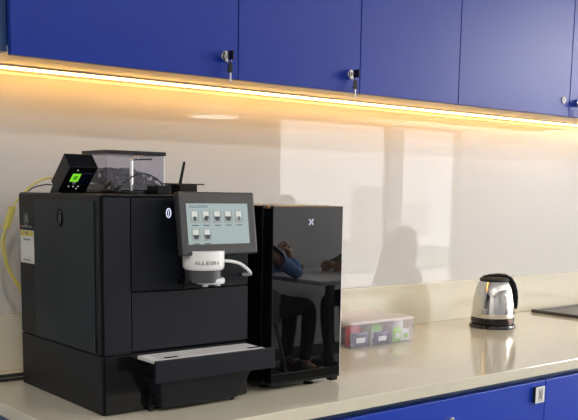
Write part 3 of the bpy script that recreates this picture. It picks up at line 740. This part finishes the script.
def person(hx, hy, d, label, top, arms, long_hair):
    """seated person, hips at (hx,hy,.50), facing +x if d=1 else -x; arms: ((elbow, wrist, fingertip) for left y side -, right y side +)"""
    t = thing('person', (hx, hy, 0), label, 'person')
    P = lambda a, b, c: (hx + d * a, hy + b, c)
    hip = P(0, 0, .52); waist = P(-.02, 0, .66); chest = P(.0, 0, .84); neckb = P(.02, 0, .98); neck = P(.035, 0, 1.04); hd = P(.06, 0, 1.12)
    body = [[(hip, .10), (waist, .09), (chest, .105), (neckb, .06), (neck, .045), (hd, .05)]]
    shirt = [[(P(0, 0, .50), (.165, .115)), (waist, (.15, .115)), (chest, (.17, .125)), (P(.015, 0, .95), (.11, .09)), (neckb, .062)]]
    trous = [[(P(-.02, 0, .52), (.17, .12)), (P(.0, 0, .56), (.155, .11))]]
    for s in (-1, 1):
        hj = P(.04, s * .10, .51); kn = P(.44, s * .11, .52); an = P(.40, s * .11, .10); toe = P(.50, s * .12, .045)
        body.append([(hip, .10), (hj, .075), (kn, .052), (an, .035), (toe, .03)])
        trous.append([(P(-.02, 0, .52), (.17, .12)), (hj, .092), (P(.24, s * .105, .525), .082), (kn, .066), (P(.43, s * .11, .32), .056), (P(.40, s * .11, .11), .048)])
        sh = P(.0, s * .185, .925); el, wr, ft = arms[s]
        el, wr, ft = P(*el), P(*wr), P(*ft)
        body.append([(chest, .105), (sh, .05), (el, .038), (wr, .025)])
        shirt.append([(chest, (.17, .125)), (sh, .066), (el, .050), (tuple(V(el).lerp(V(wr), .85)), .040)])
        # hand: palm and five fingers, curled
        w_, f_ = V(wr), V(ft); dr = (f_ - w_).normalized(); side = dr.cross(V((0, 1, 0)) if abs(dr.y) < .8 else V((1, 0, 0))).normalized(); pn = dr.cross(side).normalized()
        palm = tuple(w_ + dr * .05)
        body.append([(wr, .025), (tuple(w_ + dr * .03), (.032, .018)), (palm, (.036, .016))])
        for k, ln_ in enumerate((.058, .068, .064, .050)):
            b0 = V(palm) + side * (k - 1.5) * .017
            p1 = b0 + dr * .032; p2 = p1 + (dr * .45 + pn * .9).normalized() * ln_ * .45; p3 = p2 + (-dr * .5 + pn * .6).normalized() * ln_ * .35
            body.append([(palm, (.036, .016)), (tuple(b0 + dr * .008), .0095), (tuple(p1), .009), (tuple(p2), .0085), (tuple(p3), .0075)])
        th0 = w_ + dr * .025 - side * .03; th1 = th0 + dr * .03 - side * .010 + pn * .012; th2 = th1 + dr * .02 + pn * .02 + side * .01
        body.append([(tuple(w_ + dr * .03), (.032, .018)), (tuple(th0), .011), (tuple(th1), .010), (tuple(th2), .0085)])
        sm = MB().box(-.125, .125, -.045, .045, 0, .035, .012, xf=Matrix.Translation(P(.47, s * .115, 0))).ball(P(.47 + .05, s * .115, .042), .045, (1.3, .9, .8), 2).ball(P(.40, s * .115, .055), .045, (1.0, .9, 1.2), 2)
        sm.build('shoe', 'shoe', t)
    b = skin_mesh('body', body, 'skin', t)
    # head sculpted onto the body mesh
    hm = bmesh.new(); hm.from_mesh(b.data)
    org = V(ORG[t.name]); c = V(P(.075, 0, 1.185)) - org
    r = bmesh.ops.create_uvsphere(hm, u_segments=32, v_segments=24, radius=1)
    for v in r['verts']:
        x, y, z = v.co
        fx = x; jaw = 1 - .28 * max(0, -z - .1)
        px = fx * .098 * (1 if fx < 0 else .92) * (1 if z > -.3 else 1) + (.012 * max(0, -z) if True else 0)
        if fx > .75: px += .022 * math.exp(-(y / .16) ** 2 - ((z + .08) / .22) ** 2)          # nose
        if fx > .6: px -= .007 * (math.exp(-((abs(y) - .38) / .16) ** 2 - ((z - .06) / .13) ** 2))   # eye sockets
        if fx > .6: px += .006 * math.exp(-(y / .3) ** 2 - ((z + .48) / .08) ** 2)               # lips
        v.co = V((c.x + d * px, c.y + y * .076 * jaw, c.z + z * .118))
    for s in (-1, 1):
        e_ = bmesh.ops.create_icosphere(hm, subdivisions=2, radius=1)
        for v in e_['verts']: v.co = V((c.x - d * .005 + d * v.co.x * .018, c.y + s * .076 + v.co.y * .008, c.z - .005 + v.co.z * .030))
    for f in hm.faces: f.smooth = True
    bmesh.ops.recalc_face_normals(hm, faces=hm.faces[:]); hm.to_mesh(b.data); hm.free()
    cw_ = c + org
    for s in (-1, 1):
        MB().ball((cw_.x + d * .080, cw_.y + s * .029, cw_.z + .008), .0105, sub=2).use('hair').build('eye', 'eye', t)
    hr = MB(); 
    hr.ball((cw_.x - d * .014, cw_.y, cw_.z + .026), .1, (1.02, .86, 1.07), 3)
    if long_hair:
        hr.ball((cw_.x - d * .055, cw_.y, cw_.z - .08), .1, (.55, .8, 1.5), 3)
    hr.build('hair', 'hair', t)
    skin_mesh('shirt', shirt, top, t); skin_mesh('trousers', trous, 'darkcloth', t)
    return t
person(3.74, -2.02, 1, 'person in a blue shirt and dark trousers seated at the pedestal table', 'denim',
       {1: ((.26, .20, .755), (.235, .12, .90), (.19, .09, .98)), -1: ((.25, -.22, .790), (.45, -.12, .775), (.55, -.06, .770))}, False)
person(4.98, -2.02, -1, 'person in dark olive clothes seated opposite the blue shirt', 'olive',
       {1: ((.20, .22, .80), (.44, .10, .785), (.54, .05, .775)), -1: ((.20, -.22, .80), (.42, -.10, .785), (.52, -.05, .775))}, True)
def stool(x, y, d, label):
    t = thing('cafe_chair', (x, y, 0), label, 'chair')
    s_ = MB().lathe([(.17, .415), (.19, .422), (.19, .436), (.15, .440)], (x, y, 0), 36).build('seat', 'shell', t)
    bk = MB(); n = 14
    ring = []
    for i in range(n + 1):
        a = math.pi * (.25 + 1.5 * i / n) if d > 0 else math.pi * (-.75 + 1.5 * i / n)
        h = .74 - .12 * abs(i / n * 2 - 1) ** 2
        for rr in (.21, .225):
            pass
        ring.append((a, h))
    vin = [[bk.bm.verts.new((x + r_ * math.cos(a), y + r_ * math.sin(a), z)) for (a, h) in ring for z in (.43, h)] for r_ in (.205, .220)]
    for i in range(n):
        for L in vin: bk.bm.faces.new((L[2 * i], L[2 * i + 2], L[2 * i + 3], L[2 * i + 1]))
        bk.bm.faces.new((vin[0][2 * i + 1], vin[0][2 * i + 3], vin[1][2 * i + 3], vin[1][2 * i + 1])); bk.bm.faces.new((vin[0][2 * i], vin[1][2 * i], vin[1][2 * i + 2], vin[0][2 * i + 2]))
    for i in (0, n): bk.bm.faces.new((vin[0][2 * i], vin[0][2 * i + 1], vin[1][2 * i + 1], vin[1][2 * i]))
    bk.build('backrest', 'shell', t)
    for sx in (-1, 1):
        for sy in (-1, 1):
            MB().cyl((x + sx * .13, y + sy * .13, .42), (x + sx * .20, y + sy * .20, 0), .014, .010, 12).build('leg', 'table_leg', t)
stool(3.72, -2.02, 1, 'dark round backed chair under the person in the blue shirt')
stool(5.00, -2.02, -1, 'dark round backed chair under the person in olive clothes')
# high backed lounge chair by the windows (its outline shows in the splashback)
lx, ly = 6.42, -1.92
t = thing('lounge_chair', (lx, ly, 0), 'grey high backed shell lounge chair in front of the windows, mirrored in the splashback', 'chair')
n, mz = 20, 12; sh = MB(); g1 = []; g2 = []
for j in range(mz + 1):
    z = .30 + .72 * j / mz; f = j / mz
    wd = .40 * (1 - .85 * f) if f < .45 else .247 * max(.0, 1 - ((f - .45) / .56) ** 2.6) ** .5 + .012
    ra, rb_ = [], []
    for i in range(n + 1):
        u = i / n * 2 - 1
        x = lx + wd * u; dep = .10 * (1 - (u * u) ** 1.2 * (1 if f < .5 else max(.25, 1.5 - f)))
        yy = ly - .22 + dep + .08 * f
        ra.append(sh.bm.verts.new((x, yy, z))); rb_.append(sh.bm.verts.new((x * .97 + lx * .03, yy - .03, z)))
    g1.append(ra); g2.append(rb_)
for j in range(mz):
    for i in range(n):
        sh.bm.faces.new((g1[j][i], g1[j][i + 1], g1[j + 1][i + 1], g1[j + 1][i])); sh.bm.faces.new((g2[j][i], g2[j + 1][i], g2[j + 1][i + 1], g2[j][i + 1]))
for i in range(n):
    sh.bm.faces.new((g1[mz][i], g1[mz][i + 1], g2[mz][i + 1], g2[mz][i])); sh.bm.faces.new((g1[0][i], g2[0][i], g2[0][i + 1], g1[0][i + 1]))
for j in range(mz):
    for i in (0, n): sh.bm.faces.new((g1[j][i], g1[j + 1][i], g2[j + 1][i], g2[j][i]))
sh.build('shell', 'shell2', t)
MB().box(lx - .33, lx + .33, ly - .34, ly + .06, .36, .44, .03, 3).build('seat', 'shell2', t)
for sx in (-1, 1):
    for sy in (-1, 1): MB().cyl((lx + sx * .24, ly - .12 + sy * .16, .36), (lx + sx * .28, ly - .12 + sy * .20, 0), .016, .011, 12).build('leg', 'table_leg', t)

# pendant lamp over the table (its lit underside shows in the splashback)
t = thing('pendant_lamp', (4.12, -1.95, 1.915), 'white round pendant lamp hanging above the pedestal table', 'lamp')
MB().lathe([(.205, 0), (.21, .004), (.20, .03), (.12, .085), (.04, .11), (.02, .13)], (4.12, -1.95, 1.915), 40).build('shade', 'lampbody', t)
MB().lathe([(.19, 0), (.19, .004)], (4.12, -1.95, 1.911), 40).build('diffuser', 'lamp', t)
MB().cyl((4.12, -1.95, 2.04), (4.12, -1.95, CEIL), .004, seg=8).build('cord', 'black_matt', t)

# recessed ceiling downlights
k = 0
for x in (-1.6, -.1, 2.2, 3.8, 5.4, 7.0, 8.6):
    for y in (-.35, -1.6):
        t = thing('downlight', (x, y, CEIL - .012), 'round recessed ceiling downlight above the pantry', 'light', 'ceiling downlights')
        MB().lathe([(.050, .012), (.050, 0), (.062, 0), (.062, .012)], (x, y, CEIL - .012), 28, caps=False).build('trim_ring', 'lampbody', t)
        la = bpy.data.lights.new('downlight_lamp', 'AREA'); la.shape = 'DISK'; la.size = .095; la.energy = 16 if x > 1 else 21; la.color = (1.0, .97, .92)
        lo = bpy.data.objects.new('downlight_lamp', la); COL.objects.link(lo); lo.parent = t; lo.location = (0, 0, .002)
        k += 1

for x, n in ((7.5, 'added square ceiling light panel farther from the added end window'), (9.2, 'added square ceiling light panel closer to the added end window')):  # unseen panels added to put sheen on the right-hand wall cabinet doors
    t = thing('added_ceiling_panel', (x, -1.75, CEIL - .014), n, 'light')
    MB().box(x - .42, x + .42, -2.17, -2.13, CEIL - .014, CEIL).box(x - .42, x + .42, -1.37, -1.33, CEIL - .014, CEIL).box(x - .42, x - .38, -2.13, -1.37, CEIL - .014, CEIL).box(x + .38, x + .42, -2.13, -1.37, CEIL - .014, CEIL).build('frame', 'lampbody', t)
    la = bpy.data.lights.new('added_panel_lamp', 'AREA'); la.shape = 'SQUARE'; la.size = .76; la.energy = 270; la.color = (1.0, .97, .93)
    lo = bpy.data.objects.new('added_panel_lamp', la); COL.objects.link(lo); lo.parent = t; lo.location = (0, 0, .004)

# ------------------------------------------------------------------ outside the windows
o = MB().box(-260, 420, -700, YR - 6, -30.2, -30).build('ground', 'ground'); o['kind'] = 'structure'
def building(cx, cy, w, dp, zt, label):
    t = thing('office_tower', (cx, cy, -30), label, 'building', None)
    bx('facade', 'facade', t, cx - w / 2, cx + w / 2, cy - dp / 2, cy + dp / 2, -30, zt)
    g = MB()
    nfl = max(2, int((zt + 30) / 4))
    for i in range(nfl): g.box(cx - w / 2 - .05, cx + w / 2 + .05, cy + dp / 2 - .1, cy + dp / 2 + .06, -29 + i * 4, -27 + i * 4)
    g.build('window_bands', 'facade_win', t)
    bx('parapet', 'facade', t, cx - w / 2 - .3, cx + w / 2 + .3, cy - dp / 2 - .3, cy + dp / 2 + .3, zt, zt + 1)
kn = ['tall slim', 'broad low', 'squat', 'tall stepped', 'mid height', 'narrow', 'wide', 'short']
for i, (px, w, zt) in enumerate(((330, 40, -3), (375, 22, 2), (415, 50, -5), (455, 20, 5), (485, 24, 3), (530, 60, -4), (600, 26, 4), (660, 44, -1))):
    building(px - 60, -400 - (i % 3) * 30, w, 20, zt, f'hazy {kn[i]} grey building on the skyline outside the windows')
t = thing('low_building', (60, -60, -30), 'low building with a flat white roof just outside the windows', 'building')
bx('walls', 'facade', t, 18, 110, -74, -44, -30, -9)
bx('flat_roof', 'roof', t, 17, 111, -75, -43, -9, -8.4)

# ------------------------------------------------------------------ world
wd = bpy.data.worlds.new('World'); sc.world = wd; wd.use_nodes = True
nt = wd.node_tree; bg = nt.nodes['Background']
tc = nt.nodes.new('ShaderNodeTexCoord'); sx = nt.nodes.new('ShaderNodeSeparateXYZ'); rp = nt.nodes.new('ShaderNodeValToRGB')
nt.links.new(tc.outputs['Generated'], sx.inputs[0]); nt.links.new(sx.outputs['Z'], rp.inputs['Fac'])
rp.color_ramp.elements[0].position = 0.0; rp.color_ramp.elements[0].color = (.80, .76, .76, 1)
rp.color_ramp.elements[1].position = .5; rp.color_ramp.elements[1].color = (1.0, .95, .93, 1)
nt.links.new(rp.outputs['Color'], bg.inputs['Color']); bg.inputs['Strength'].default_value = 9.0

# ------------------------------------------------------------------ camera
f, yaw, pitch, roll, sy = 896.5211, .6824, .1420, .0161, 110.4637
a = V((math.sin(yaw) * math.cos(pitch), math.cos(yaw) * math.cos(pitch), -math.sin(pitch)))
r0 = V((math.cos(yaw), -math.sin(yaw), 0)); u0 = r0.cross(a)
r2 = r0 * math.cos(roll) + u0 * math.sin(roll); u2 = -r0 * math.sin(roll) + u0 * math.cos(roll)
cam = bpy.data.cameras.new('camera'); co = bpy.data.objects.new('camera', cam); COL.objects.link(co)
mw = Matrix((r2, u2, -a)).transposed().to_4x4(); mw.translation = V((0, 0, 1.33)); co.matrix_world = mw
cam.sensor_fit = 'HORIZONTAL'; cam.sensor_width = 36; cam.lens = f * 36 / 578; cam.shift_y = sy / 578; cam.clip_start = .02; cam.clip_end = 2000
sc.camera = co
vs = sc.view_settings; vs.view_transform = 'Standard'; vs.look = 'None'; vs.gamma = 1; vs.exposure = 0; vs.use_curve_mapping = False
